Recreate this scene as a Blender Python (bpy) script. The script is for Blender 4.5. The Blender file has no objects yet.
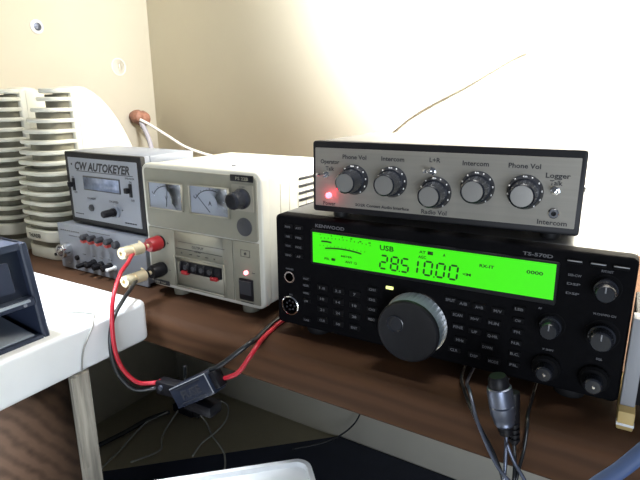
import bpy, bmesh, math, random
from mathutils import Vector, Matrix
random.seed(7)
PI = math.pi
C = bpy.context.scene.collection
S = bpy.context.scene

# ------------------------------------------------------------------ camera
cam = bpy.data.cameras.new('camera'); cam.sensor_width = 36; cam.lens = 29.63; cam.clip_start = .01
cam_o = bpy.data.objects.new('camera', cam); C.objects.link(cam_o)
YAW, PITCH, ROLL = .530, -.2637, -.0054
F = Vector((-math.sin(YAW)*math.cos(PITCH), math.cos(YAW)*math.cos(PITCH), math.sin(PITCH)))
Rt = Vector((math.cos(YAW), math.sin(YAW), 0)); Up = Rt.cross(F)
R2 = Rt*math.cos(ROLL) + Up*math.sin(ROLL); U2 = -Rt*math.sin(ROLL) + Up*math.cos(ROLL)
M = Matrix((R2, U2, -F)).transposed().to_4x4(); M.translation = Vector((.2566, -.3624, .2062))
cam_o.matrix_world = M
S.camera = cam_o
# ------------------------------------------------------------------ world and light
w = bpy.data.worlds.new('world'); S.world = w; w.use_nodes = True
w.node_tree.nodes['Background'].inputs[0].default_value = (.72, .82, 1, 1)
w.node_tree.nodes['Background'].inputs[1].default_value = .12
def area(name, loc, target, sx, sy, power, col):
    l = bpy.data.lights.new(name, 'AREA'); l.shape = 'RECTANGLE'; l.size = sx; l.size_y = sy; l.energy = power; l.color = col
    o = bpy.data.objects.new(name, l); C.objects.link(o); o.location = loc
    o.rotation_euler = (Vector(target)-Vector(loc)).to_track_quat('-Z', 'Y').to_euler()
    return o
o_ = area('desk_tube_light', (.38, .03, .60), (.28, .44, .37), .5, .08, 46, (1, .98, .935)); o_.data.spread = math.radians(125)
area('overhead_fill', (.15, .26, 1.2), (.15, .26, 0), 1.1, .2, 9, (1, .97, .93))  # unseen overhead fill, added to brighten tops and walls but not the fronts
o_ = area('table_top_fill', (-.26, -.29, .70), (-.26, -.28, 0), .12, .12, 4.5, (.84, .91, 1)); o_.data.spread = math.radians(52)  # unseen cool fill added to whiten the table top, spread kept narrow
area('under_shelf_fill', (.8, -1.25, -.05), (-.30, .30, -.38), .7, .6, 14.5, (.80, .88, 1))  # low fill added from the front right to lift the space under the shelf
vs = S.view_settings
vs.view_transform = 'Standard'; vs.look = 'None'; vs.gamma = 1; vs.use_curve_mapping = False; vs.exposure = 0.0

# ------------------------------------------------------------------ materials
def mat(name, col, rough=.5, metal=0, noise=0, scale=40, bump=0, emit=None, estr=0, trans=0, spec=None, stretch=None, coat=0, alpha=1):
    m = bpy.data.materials.new(name); m.use_nodes = True
    nt = m.node_tree; b = nt.nodes['Principled BSDF']
    b.inputs['Base Color'].default_value = (*col, 1); b.inputs['Roughness'].default_value = rough; b.inputs['Metallic'].default_value = metal
    if spec is not None: b.inputs['Specular IOR Level'].default_value = spec
    if trans: b.inputs['Transmission Weight'].default_value = trans
    if coat: b.inputs['Coat Weight'].default_value = coat
    if alpha < 1: b.inputs['Alpha'].default_value = alpha
    if emit: b.inputs['Emission Color'].default_value = (*emit, 1); b.inputs['Emission Strength'].default_value = estr
    tc = nt.nodes.new('ShaderNodeTexCoord'); mp = nt.nodes.new('ShaderNodeMapping'); n = nt.nodes.new('ShaderNodeTexNoise')
    if stretch: mp.inputs['Scale'].default_value = stretch
    nt.links.new(tc.outputs['Object'], mp.inputs[0]); nt.links.new(mp.outputs[0], n.inputs['Vector'])
    n.inputs['Scale'].default_value = scale; n.inputs['Detail'].default_value = 5
    r = nt.nodes.new('ShaderNodeValToRGB'); k = max(noise, .015)
    r.color_ramp.elements[0].position = .3; r.color_ramp.elements[1].position = .7
    r.color_ramp.elements[0].color = (*[c*(1-k) for c in col], 1); r.color_ramp.elements[1].color = (*[min(1, c*(1+k)) for c in col], 1)
    nt.links.new(n.outputs['Fac'], r.inputs[0]); nt.links.new(r.outputs[0], b.inputs['Base Color'])
    if bump:
        bp = nt.nodes.new('ShaderNodeBump'); bp.inputs['Strength'].default_value = bump; bp.inputs['Distance'].default_value = .002
        nt.links.new(n.outputs['Fac'], bp.inputs['Height']); nt.links.new(bp.outputs[0], b.inputs['Normal'])
    return m
def wood(name, dark, light, rough, scale, direction, dist=2.5, rot=(0, 0, 0), coat=0, sc=(1, 1, 1)):
    m = bpy.data.materials.new(name); m.use_nodes = True; nt = m.node_tree; b = nt.nodes['Principled BSDF']
    tc = nt.nodes.new('ShaderNodeTexCoord'); mp = nt.nodes.new('ShaderNodeMapping'); mp.inputs['Rotation'].default_value = rot; mp.inputs['Scale'].default_value = sc
    wv = nt.nodes.new('ShaderNodeTexWave'); wv.bands_direction = direction; wv.inputs['Scale'].default_value = scale; wv.inputs['Distortion'].default_value = dist
    wv.inputs['Detail'].default_value = 3; wv.inputs['Detail Scale'].default_value = 1.2
    n = nt.nodes.new('ShaderNodeTexNoise'); n.inputs['Scale'].default_value = 60; n.inputs['Detail'].default_value = 6
    mp2 = nt.nodes.new('ShaderNodeMapping'); mp2.inputs['Scale'].default_value = (.12, 1, 2); mp2.inputs['Rotation'].default_value = rot
    mx = nt.nodes.new('ShaderNodeMath'); mx.operation = 'MULTIPLY_ADD'; mx.inputs[1].default_value = .45; mx.inputs[2].default_value = .25
    ad = nt.nodes.new('ShaderNodeMath'); ad.operation = 'MULTIPLY_ADD'; ad.inputs[1].default_value = .5
    r = nt.nodes.new('ShaderNodeValToRGB'); r.color_ramp.elements[0].color = (*dark, 1); r.color_ramp.elements[1].color = (*light, 1)
    r.color_ramp.elements[0].position = .3; r.color_ramp.elements[1].position = .85
    L = nt.links.new
    L(tc.outputs['Object'], mp.inputs[0]); L(mp.outputs[0], wv.inputs[0]); L(tc.outputs['Object'], mp2.inputs[0]); L(mp2.outputs[0], n.inputs['Vector'])
    L(wv.outputs['Fac'], mx.inputs[0]); L(n.outputs['Fac'], ad.inputs[0]); L(mx.outputs[0], ad.inputs[2]); L(ad.outputs[0], r.inputs[0]); L(r.outputs[0], b.inputs['Base Color'])
    b.inputs['Roughness'].default_value = rough; b.inputs['Specular IOR Level'].default_value = .22
    if coat: b.inputs['Coat Weight'].default_value = coat
    return m
MT = dict(
    wall=mat('wall_paint', (.80, .76, .64), .8, noise=.03, scale=6, bump=.05),
    floor=mat('floor_paint', (.62, .58, .45), .8, noise=.03, scale=9, bump=.1),
    shelf=wood('shelf_wood', (.044, .020, .0095), (.078, .036, .0165), .7, 26, 'Z', 4, (0, 0, 0), 0, (.25, 1, 1)),
    panelwood=wood('panel_wood', (.022, .012, .0075), (.060, .035, .022), .6, 34, 'Z', 4, (1.08, 0, 0), 0, (1, .8, 1)),
    post=mat('raw_timber', (.30, .275, .225), .85, noise=.55, scale=26, bump=.8, stretch=(6, 6, .5)),
    white=mat('white_plastic', (.82, .84, .84), .4, noise=.02),
    cream=mat('cream_enamel', (.50, .49, .425), .38, noise=.02),
    beige=mat('beige_panel', (.20, .192, .148), .5, noise=.03, scale=90),
    beige2=mat('beige_recess', (.27, .255, .20), .55),
    speaker=mat('ivory_plastic', (.64, .63, .54), .45, noise=.03),
    spk_in=mat('mottled_grille', (.20, .19, .14), .8, noise=.5, scale=22),  # mottled beige, darker than the ivory fins
    black=mat('black_plastic', (.006, .006, .008), .45, spec=.25, noise=.1),
    blackm=mat('black_matt', (.009, .009, .010), .6),
    radio_face=mat('radio_face', (.0042, .0042, .005), .7, noise=.15, scale=200, spec=.03),
    radio_case=mat('radio_case', (.06, .064, .072), .33, noise=.12, scale=300, bump=.05),
    key=mat('rubber_key', (.0065, .0065, .0072), .6, spec=.05),
    keytxt=mat('dim_print', (.10, .10, .11), .6),
    white_print=mat('white_print', (.7, .7, .7), .6),
    ink=mat('black_ink', (.015, .015, .018), .6),
    alu=mat('brushed_aluminium', (.24, .228, .198), .5, .35, noise=.05, scale=60, stretch=(.1, 1, 8)),
    boxcase=mat('grey_box_case', (.075, .072, .066), .4, noise=.05),
    silver=mat('silver_panel', (.25, .265, .295), .5, .15, noise=.03),
    darkgrey=mat('dark_grey_case', (.028, .030, .036), .5),
    greycase=mat('blue_grey_case', (.20, .22, .26), .45),
    chrome=mat('chrome', (.75, .75, .76), .15, 1),
    knobcap=mat('spun_aluminium_cap', (.36, .35, .33), .35, .7),
    knob=mat('glossy_knob', (.014, .016, .022), .25, noise=.1),
    steelblue=mat('grey_metal_plug', (.16, .18, .24), .35, .8, noise=.05),
    rib=mat('lit_dial_rib', (.14, .17, .20), .4),  # light from above on the dial sides is put into this paler blue-grey
    gold=mat('gold_plating', (.95, .84, .58), .28, .6),
    red=mat('red_plastic', (.27, .012, .016), .4),
    redt=mat('terminal_red', (.50, .06, .05), .5),
    redw=mat('red_wire', (.45, .015, .03), .35),
    blackw=mat('black_wire', (.012, .014, .016), .3),
    greyw=mat('grey_wire', (.30, .30, .27), .5),
    whitew=mat('white_wire', (.52, .50, .46), .5),
    lilac=mat('grey_strap', (.26, .25, .28), .6),
    brownp=mat('brown_plastic', (.22, .10, .065), .55, noise=.3, scale=120),
    navy=mat('navy_plastic', (.022, .03, .055), .42, noise=.05),
    navyd=mat('dark_navy_plastic', (.012, .017, .032), .35),
    tray=mat('pale_blue_tray', (.30, .34, .40), .4),
    mat_n=mat('navy_mat', (.010, .015, .034), .6, noise=.1),
    meter=mat('meter_card', (.34, .36, .40), .6, noise=.03),
    lcd=mat('lcd_green', (.01, .05, .0), .4, emit=(.05, .90, .0), estr=.95),
    lcddark=mat('lcd_segment', (.0, .02, .0), .5, emit=(.0, .04, .0), estr=.4),
    lcdgrey=mat('lcd_grey', (.16, .19, .26), .25, noise=.35, scale=90),
    ledred=mat('red_led', (1, .1, .1), .3, emit=(1, .10, .14), estr=6),
    ledpink=mat('pink_led', (1, .3, .3), .3, emit=(1, .25, .3), estr=3.5),
    ledyel=mat('yellow_led', (.9, .9, .3), .3, emit=(.85, .95, .28), estr=1.4),
    ledpurple=mat('lit_knob_mark', (.7, .4, .6), .4),
    wood2=mat('pale_wood_block', (.52, .38, .15), .6, noise=.2, scale=30),
    paleg=mat('pale_grey_trim', (.27, .28, .30), .5),
    tube=mat('pale_blue_cable', (.07, .11, .23), .35),
)
def glassm():
    m = bpy.data.materials.new('meter_glass'); m.use_nodes = True; b = m.node_tree.nodes['Principled BSDF']
    b.inputs['Base Color'].default_value = (.95, .97, 1, 1); b.inputs['Roughness'].default_value = .03; b.inputs['Transmission Weight'].default_value = 1; b.inputs['IOR'].default_value = 1.1
    return m
MT['glass'] = glassm()

# ------------------------------------------------------------------ mesh helpers
class MB:
    def __init__(s): s.bm = bmesh.new(); s.m = 0; s.ly = s.bm.faces.layers.int.new('done')
    def fin(s):
        for f in s.bm.faces:
            if not f[s.ly]: f.material_index = s.m; f[s.ly] = 1
        return s
    def mi(s, i): s.m = i; return s
    def box(s, x0, x1, y0, y1, z0, z1, bev=0, seg=2):
        v = [s.bm.verts.new(p) for p in [(x0,y0,z0),(x1,y0,z0),(x1,y1,z0),(x0,y1,z0),(x0,y0,z1),(x1,y0,z1),(x1,y1,z1),(x0,y1,z1)]]
        fs = [s.bm.faces.new([v[i] for i in q]) for q in [(0,3,2,1),(4,5,6,7),(0,1,5,4),(1,2,6,5),(2,3,7,6),(3,0,4,7)]]
        if bev: bmesh.ops.bevel(s.bm, geom=list({e for f in fs for e in f.edges}), offset=bev, segments=seg, profile=.5, affect='EDGES')
        return s.fin()
    def prism(s, pts, d0, d1, axis='y', bev=0, seg=2):
        """pts a polygon; axis y: (x,z) pts; axis x: (y,z) pts; axis z: (x,y) pts"""
        def P(a, b, d): return (a, d, b) if axis == 'y' else ((d, a, b) if axis == 'x' else (a, b, d))
        A = [s.bm.verts.new(P(a, b, d0)) for a, b in pts]; B = [s.bm.verts.new(P(a, b, d1)) for a, b in pts]
        n = len(pts); fs = [s.bm.faces.new(A), s.bm.faces.new(B[::-1])]
        caps = [e for f in fs for e in f.edges]
        for i in range(n): fs.append(s.bm.faces.new([A[i], B[i], B[(i+1) % n], A[(i+1) % n]]))
        bmesh.ops.recalc_face_normals(s.bm, faces=fs)
        if bev: bmesh.ops.bevel(s.bm, geom=list(set(caps)), offset=bev, segments=seg, profile=.5, affect='EDGES')
        return s.fin()
    def lathe(s, prof, o=(0, 0, 0), ax=(0, -1, 0), n=28, knurl=0, kn=0, kr=None):
        """prof: (radius, height along ax)"""
        ax = Vector(ax).normalized(); o = Vector(o)
        u = ax.orthogonal().normalized(); v = ax.cross(u)
        rings = []
        for r, h in prof:
            if r < 1e-7: rings.append([s.bm.verts.new(o+ax*h)]); continue
            ring = []
            for i in range(n):
                a = 2*PI*i/n; rr = r
                if knurl and (kr is None or kr[0] <= h <= kr[1]): rr = r*(1-(knurl if (i % 2) else 0))
                ring.append(s.bm.verts.new(o+ax*h+(u*math.cos(a)+v*math.sin(a))*rr))
            rings.append(ring)
        fs = []
        for a, b in zip(rings, rings[1:]):
            if len(a) == 1 and len(b) == 1: continue
            for i in range(n):
                j = (i+1) % n
                if len(a) == 1: fs.append(s.bm.faces.new([a[0], b[j], b[i]]))
                elif len(b) == 1: fs.append(s.bm.faces.new([a[i], a[j], b[0]]))
                else: fs.append(s.bm.faces.new([a[i], a[j], b[j], b[i]]))
        for r in (rings[0], rings[-1]):
            if len(r) > 1: fs.append(s.bm.faces.new(r))
        bmesh.ops.recalc_face_normals(s.bm, faces=fs)
        return s.fin()
    def cyl(s, o, r, h, ax=(0, -1, 0), n=24, b=0):
        pr = [(r, 0), (r, h-b), (r-b, h)] if b else [(r, 0), (r, h)]
        return s.lathe(pr, o, ax, n)
    def tube(s, pts, r, n=10, sub=8, close=True):
        P = [Vector(p) for p in pts]; Q = []
        if len(P) > 2:
            for i in range(len(P)-1):
                p0 = P[max(i-1, 0)]; p1 = P[i]; p2 = P[i+1]; p3 = P[min(i+2, len(P)-1)]
                for k in range(sub):
                    t = k/sub
                    Q.append(.5*((2*p1)+(p2-p0)*t+(2*p0-5*p1+4*p2-p3)*t*t+(3*p1-p0-3*p2+p3)*t**3))
            Q.append(P[-1])
        else: Q = P
        prev = None; up = None
        for i, p in enumerate(Q):
            d = (Q[min(i+1, len(Q)-1)]-Q[max(i-1, 0)]).normalized()
            if up is None: up = d.orthogonal().normalized()
            up = (up-d*up.dot(d)).normalized(); v = d.cross(up)
            ring = [s.bm.verts.new(p+(up*math.cos(2*PI*k/n)+v*math.sin(2*PI*k/n))*r) for k in range(n)]
            if prev:
                for k in range(n): s.bm.faces.new([prev[k], prev[(k+1) % n], ring[(k+1) % n], ring[k]])
            else: s.bm.faces.new(ring[::-1])
            prev = ring
        s.bm.faces.new(prev)
        return s.fin()
    def text(s, t, x, z, h, w=None, y=0, al='c', th=.00015, shear=0, bold=.028):
        """lettering standing on a front panel (facing -y), h = cap height, w = total width"""
        cu = bpy.data.curves.new('t', 'FONT'); cu.body = t; cu.size = 1; cu.resolution_u = 2; cu.shear = shear; cu.offset = bold
        ob = bpy.data.objects.new('t', cu); me = bpy.data.meshes.new_from_object(ob)
        xs = [v.co.x for v in me.vertices]; mn, mx = min(xs), max(xs)
        sy = h/.73; sx = sy if w is None else w/(mx-mn)
        off = {'c': (mn+mx)/2, 'l': mn, 'r': mx}[al]
        vs_ = [s.bm.verts.new((x+(v.co.x-off)*sx, y-th, z+(v.co.y-.365)*sy)) for v in me.vertices]
        for p in me.polygons:
            try: s.bm.faces.new([vs_[i] for i in p.vertices])
            except ValueError: pass
        bpy.data.meshes.remove(me); bpy.data.objects.remove(ob); bpy.data.curves.remove(cu)
        return s.fin()
    def xf(s, M): bmesh.ops.transform(s.bm, matrix=M, verts=s.bm.verts); return s
    def build(s, name, mats, parent=None, ang=35):
        me = bpy.data.meshes.new(name)
        for f in s.bm.faces: f.smooth = True
        for e in s.bm.edges:
            if len(e.link_faces) == 2 and e.calc_face_angle(0) > math.radians(ang): e.smooth = False
        s.bm.to_mesh(me); s.bm.free()
        for m in (mats if isinstance(mats, (list, tuple)) else [mats]): me.materials.append(MT[m])
        o = bpy.data.objects.new(name, me); C.objects.link(o)
        if parent is not None: o.parent = parent
        return o
def tag(o, label=None, cat=None, group=None, kind=None):
    for k, v in (('label', label), ('category', cat), ('group', group), ('kind', kind)):
        if v: o[k] = v
    return o
def thing(name, label, cat, loc=(0, 0, 0), rz=0, group=None):
    o = bpy.data.objects.new(name, None); C.objects.link(o); o.location = loc; o.rotation_euler = (0, 0, rz)
    o.empty_display_size = .02
    return tag(o, label, cat, group)
def rrect(x0, x1, z0, z1, r, n=6):
    pts = []
    for cx, cz, a0 in ((x1-r, z1-r, 0), (x0+r, z1-r, 90), (x0+r, z0+r, 180), (x1-r, z0+r, 270)):
        for i in range(n+1):
            a = math.radians(a0+90*i/n); pts.append((cx+r*math.cos(a), cz+r*math.sin(a)))
    return pts
def dup(root, loc, label=None):
    r = root.copy(); C.objects.link(r); r.location = loc
    if label: r['label'] = label
    for ch in list(root.children):
        c = ch.copy(); C.objects.link(c); c.parent = r
        for g in ch.children:
            d = g.copy(); C.objects.link(d); d.parent = c
    return r

# ------------------------------------------------------------------ setting
SY = -.0306
WX, WY, GZ = -.6456, .4414, -.453
def struct(name, mb, m):
    o = mb.build(name, m); o.rotation_euler = (0, 0, SY); return tag(o, kind='structure')
struct('floor', MB().box(WX-.03, 1.2, -1.6, WY+.03, GZ-.03, GZ), 'floor')
struct('wall_back', MB().box(WX, 1.2, WY, WY+.03, GZ, 1.3), 'wall')
struct('wall_left', MB().box(WX-.03, WX, -1.6, WY+.03, GZ, 1.3), 'wall')

# wooden shelf with a rounded nosing
y0 = -.034; pr = [(WY, 0), (WY, -.0333), (y0+.003, -.0333), (y0, -.030), (y0, -.009), (y0+.0015, -.004), (y0+.005, -.001), (y0+.010, 0)]
o = MB().prism(pr, WX, .95, 'x').build('wooden_shelf', 'shelf'); o.rotation_euler = (0, 0, SY)
tag(o, 'long reddish brown wooden shelf board carrying the radio equipment', 'shelf')

# marks on the left wall
def on_left(y, z): return (WX+.0003, y, z)
r0 = thing('wall_screw', 'round white washer with grey screw high on the left wall', 'screw', (-.6388, .221, .325), SY)
MB().lathe([(.0115, 0), (.0115, .001), (.0095, .002), (.006, .0022)], (0, 0, 0), (1, 0, 0), 28).build('washer', 'white', r0)
MB().lathe([(.0065, .0018), (.0065, .003), (.0045, .004), (0, .0042)], (0, 0, 0), (1, 0, 0), 20).box(.0038, .0046, -.004, .004, -.0006, .0006).build('screw_head', 'steelblue', r0)
g = MB().lathe([(.0165, .0), (.0165, .0007), (.0150, .0007), (.0150, 0)], (0, 0, 0), (1, 0, 0), 36)
g.box(0, .0006, .002, .003, -.007, .006)
o = g.build('wall_plug_ring', 'wall'); o.location = (-.6339, .378, .267); o.rotation_euler = (0, 0, SY)
tag(o, 'faint painted-over round plug ring on the left wall near the corner', 'wall plug')
kn = thing('cable_clip', 'brown lobed plastic cable clip fixed to the left wall near the corner', 'clip', (-.6329, .411, .171), SY)
MB().lathe([(.010, 0), (.013, .008), (.014, .016), (.011, .024), (.004, .027), (0, .027)], (0, -.010, .0), (1, 0, 0), 20).build('lobe', 'brownp', kn)
MB().lathe([(.010, 0), (.015, .008), (.016, .016), (.012, .025), (.004, .028), (0, .028)], (0, .0015, -.004), (1, 0, 0), 20).build('lobe', 'brownp', kn)

# ------------------------------------------------------------------ speakers behind on the left
def make_speaker():
    root = thing('ribbed_speaker', 'ribbed ivory speaker, nearer of the pair, half hidden by the keyer boxes', 'speaker', (-.450, 0, 0), 0, 'ribbed ivory speakers')
    W = .085; yc = .076
    def xl(z):
        ks = [(-.1, -.002), (.08, -.001), (.12, .006), (.15, .012), (.175, .023), (.20, .038), (.215, .046), (.3, .050)]
        for (a, ya), (b, yb) in zip(ks, ks[1:]):
            if z <= b: return ya+(yb-ya)*(z-a)/(b-a)
    def yf(z):
        ks = [(0, .037), (.03, .031), (.12, .030), (.16, .034), (.19, .041), (.213, .052), (.222, .068)]
        for (a, ya), (b, yb) in zip(ks, ks[1:]):
            if z <= b: return ya+(yb-ya)*(z-a)/(b-a)
        return .066
    prof = [(yc, .001), (yc, .2195), (.086, .2225), (.098, .2215), (.110, .216), (.122, .207), (.134, .195), (.146, .179), (.157, .160), (.168, .137), (.178, .110), (.186, .08), (.191, .05), (.193, .02), (.193, .001)]
    h = MB().prism(prof, 0, W, 'x', .004, 3)
    band = [(.0845, .004), (.0845, .218), (.094, .2155), (.100, .18), (.106, .12), (.109, .06), (.110, .004)]
    h.prism(band, -.0007, W+.0007, 'x')
    for v_ in h.bm.verts:
        if v_.co.x < W/2: v_.co.x += xl(v_.co.z)*(1 if v_.co.x < W/4 else .5)
    h.build('housing', 'speaker', root)
    def plan(z, R, inset=0):
        f = yf(z)+inset; x0, x1 = inset+xl(z), W-inset; R = min(R, yc-f-.002, (x1-x0)/2-.002); pts = [(x1, yc+.001), (x1, f+R)]
        for i in range(1, 9):
            a = PI/2*i/8; pts.append((x1-R+R*math.cos(a), f+R-R*math.sin(a)))
        for i in range(9):
            a = PI/2*i/8; pts.append((x0+R-R*math.sin(a), f+R-R*math.cos(a)))
        pts.append((x0, yc+.001)); return pts
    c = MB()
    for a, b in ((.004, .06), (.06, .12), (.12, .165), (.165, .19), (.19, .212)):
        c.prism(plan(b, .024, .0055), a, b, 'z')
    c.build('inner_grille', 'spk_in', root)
    n = 0; z = .046
    while z < .216:
        MB().prism(plan(z, .026), z, z+.0052, 'z', .0012, 1).build('fin', 'speaker', root)
        z += .01315; n += 1
    MB().prism(plan(.21, .022), .2135, .2195, 'z', .002, 2).build('top_cap', 'speaker', root)
    b = MB().prism(plan(.03, .027), .0245, .040, 'z', .0012, 1); b.prism(plan(.01, .026), .0, .017, 'z', .0015, 2); b.build('base', 'speaker', root)
    MB().text('THUNDER', .0380, .032, .0055, .026, y=yf(.03)-.0002).build('name_plate', 'ink', root)
    MB().cyl((.073, .045, .010), .002, .012).build('volume_dot', 'black', root)
    return root
sp = make_speaker()
dup(sp, (-.548, -.008, 0), 'ribbed ivory speaker, the farther one cut by the left picture edge')

# ------------------------------------------------------------------ lower keyer unit
lk = thing('keyer_interface', 'silver fronted control unit with round socket and red terminals under the autokeyer', 'radio equipment', (-.3500, .024, 0), -.0157)
b = MB().box(.0008, .1575, .0015, .105, .004, .0575, .0015); b.build('case', 'greycase', lk)
b = MB().prism(rrect(0, .1585, .001, .0585, .002, 3), 0, .003, 'y', .0006, 1); b.build('front_panel', 'silver', lk)
MB().lathe([(.0095, 0), (.0095, .006), (.0085, .011), (.0065, .011), (.0065, .004), (0, .004)], (.0165, 0, .0255), n=26).build('round_socket', 'chrome', lk)
MB().cyl((.0345, 0, .0175), .0032, .003, n=16, b=.0005).build('push_button', 'black', lk)
for x in (.055, .068, .082, .098):
    MB().cyl((x, 0, .0435), .0040, .006, n=14, b=.001).build('red_terminal', 'redt', lk)
    MB().cyl((x+.003, 0, .0475), .0036, .009, n=14, b=.001).build('terminal_nut', 'darkgrey', lk)
MB().cyl((.112, 0, .045), .0045, .006, n=14, b=.001).build('terminal_nut', 'darkgrey', lk)
for x, z, r in ((.049, .0115, .0036), (.0665, .0155, .0050), (.080, .015, .0050), (.096, .016, .0048)):
    MB().lathe([(r, 0), (r, .003), (r*.8, .004), (r*.75, .012), (r*.5, .013), (0, .013)], (x, 0, z), n=18).build('small_knob', 'black', lk)
MB().lathe([(.0028, 0), (.0028, .002), (.0018, .003), (.0022, .014), (0, .015)], (.104, 0, .0155), (.2, -1, .1), n=14).build('toggle_switch', 'white', lk)
t = MB()
for i in range(9): t.box(.006+i*.0042, .009+i*.0042, -.0002, 0, .0495, .0507)
for i in range(6): t.box(.022+i*.0042, .025+i*.0042, -.0002, 0, .0440, .0449)
for x in (.048, .066, .080, .096): t.box(x-.003, x+.003, -.0002, 0, .0235, .0243)
for x in (.016, .035, .055): t.box(x-.003, x+.003, -.0002, 0, .0068, .0076)
t.box(.060, .100, -.0002, 0, .0535, .0543)
t.build('panel_print', 'keytxt', lk)

# ------------------------------------------------------------------ CW autokeyer
ak = thing('autokeyer', 'black framed keyer box with CW AUTOKEYER lettering on the silver control unit', 'radio equipment', (-.3325, .036, .0595), -.035)
H = .0865; W = .137
b = MB().box(.001, W-.001, .003, .073, 0, H, .001)
b.box(.0, W, .012, .076, H-.0135, H+.0003, .0008); b.build('case', 'greycase', ak)
b = MB()
b.prism(rrect(0, W, 0, H, .002, 3), -.0015, .005, 'y', .0006, 1); b.build('frame', 'black', ak)
MB().prism(rrect(.0065, W-.0065, .0065, H-.0065, .0008, 2), -.0022, 0, 'y').build('face_plate', 'silver', ak)
t = MB(); Y = -.0023
t.text('CW AUTOKEYER', .0690, .0708, .0095, .099, Y, shear=.25, bold=.04); t.box(.022, .123, Y-.0002, Y, .0642, .0649)
t.cyl((.0135, Y, .072), .0013, .0003, n=12)
t.build('title_lettering', 'ink', ak); t = MB()
t.text('CW-WEIGHT', .045, .0330, .0023, .0165, Y); t.text('CW-SPEED', .0855, .0328, .0023, .0165, Y)
t.build('caption', 'ink', ak); t = MB()
t.text('SPEAKER', .1175, .0618, .0020, .016, Y); t.text('ON', .118, .0580, .0024, .0045, Y); t.text('OFF', .1195, .0375, .0024, .0060, Y)
t.build('caption', 'ink', ak); t = MB()
t.text('ON', .013, .0565, .0024, .0045, Y); t.text('OFF', .0155, .0380, .0024, .006, Y); t.text('+', .1, .0245, .003, .003, Y)
for i in range(4): t.box(.010+i*.0042, .0134+i*.0042, Y-.0002, Y, .0116, .0126)
for i in range(5): t.box(.102+i*.0042, .1054+i*.0042, Y-.0002, Y, .0098, .0110)
t.build('caption', 'ink', ak)
f = MB().box(.033, .100, -.0030, -.0010, .0425, .0595, .0006); o = f.build('display_frame', 'darkgrey', ak)
MB().box(.0345, .0985, -.0033, -.0028, .044, .058).build('display', 'lcdgrey', o)
for x, z in ((.0135, .0475), (.1175, .0485)):
    o = MB().box(x-.0022, x+.0022, -.0035, -.001, z-.0075, z+.0075, .0004).build('slide_switch', 'black', ak)
    MB().box(x-.0055, x-.0005, -.0080, -.003, z-.0030, z+.0030, .0008).build('slider', 'black', o)
MB().lathe([(.0040, 0), (.0040, .0020), (.003, .0026), (0, .0026)], (.0435, -.002, .0215), n=18).box(.0400, .0470, -.0050, -.0046, .0211, .0219).build('trimmer', 'darkgrey', ak)
MB().lathe([(.0068, 0), (.0068, .002), (.0050, .003), (.0050, .006), (.0035, .006), (.0035, .008), (.0044, .008), (.0042, .018), (.003, .019), (0, .019)], (.0885, -.002, .0215), n=22, knurl=.06, kr=(.008, .018)).build('speed_knob', 'black', ak)
MB().lathe([(.0070, 0), (.0070, .0030), (.0052, .0034)], (.0885, -.002, .0215), n=22).build('speed_knob_nut', 'greycase', ak)

# ------------------------------------------------------------------ power supply
ps = thing('power_supply', 'cream bench power supply with two needle meters and front binding posts', 'power supply', (-.1807, .0166, 0), -.0157)
W, Z0, Z1, D = .1563, .010, .1425, .135
b = MB().prism(rrect(.0012, W-.0012, Z0+.001, Z1-.001, .007, 5), .006, D, 'y', .0015, 2)
b.build('case', 'cream', ps)
b = MB().prism(rrect(0, W, Z0, Z1, .009, 6), 0, .012, 'y', .0022, 3); b.build('bezel', 'cream', ps)
# panel built around the recessed terminal window
PX0, PX1, PZ0, PZ1 = .0050, W-.0050, Z0+.0045, Z1-.0045
RX0, RX1, RZ0, RZ1 = .042, .1075, .0170, .0475
b = MB()
b.prism(rrect(PX0, PX1, .0770, PZ1, .004, 4), -.0014, .001, 'y', .0004, 1)
b.build('upper_panel', 'beige', ps)
b = MB(); e = -.0014
b.box(PX0, RX0, e, .0005, PZ0, .0755, .0003); b.box(RX1, .1195, e, .0005, PZ0, .0755, .0003); b.box(RX0, RX1, e, .0005, RZ1, .0755); b.box(RX0, RX1, e, .0005, PZ0, RZ0)
b.build('lower_panel', 'beige', ps)
MB().box(.1207, PX1, e, .0005, PZ0, .0760, .0004).build('switch_panel', 'beige', ps)
r = MB()
r.box(RX0-.0018, RX0, e-.0012, .0, RZ0-.0018, RZ1+.0018); r.box(RX1, RX1+.0018, e-.0012, 0, RZ0-.0018, RZ1+.0018); r.box(RX0, RX1, e-.0012, 0, RZ1, RZ1+.0018); r.box(RX0, RX1, e-.0012, 0, RZ0-.0018, RZ0)
o = r.build('terminal_window', 'beige', ps)
r = MB(); r.box(RX0, RX1, -.0004, .0002, RZ0, RZ1); r.build('recess_back', 'beige2', o)
r = MB(); r.box(RX0+.008, RX1-.003, -.0035, -.0003, .0330, .0445, .0006)
for i in range(5): r.box(RX0+.009+i*.0109, RX0+.0100+i*.0109, -.0055, -.003, .034, .0440)
r.build('terminal_strip', 'black', o)
for i in range(4):
    MB().cyl((RX0+.0155+i*.0109, -.0035, .0388), .0026, .0012, n=14, b=.0003).build('terminal_screw', 'darkgrey', o)
for x in (.0570, .0965): MB().box(x-.0045, x+.0045, -.0060, -.0003, .0310, .0350, .001).build('red_tab', 'red', o)
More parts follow.
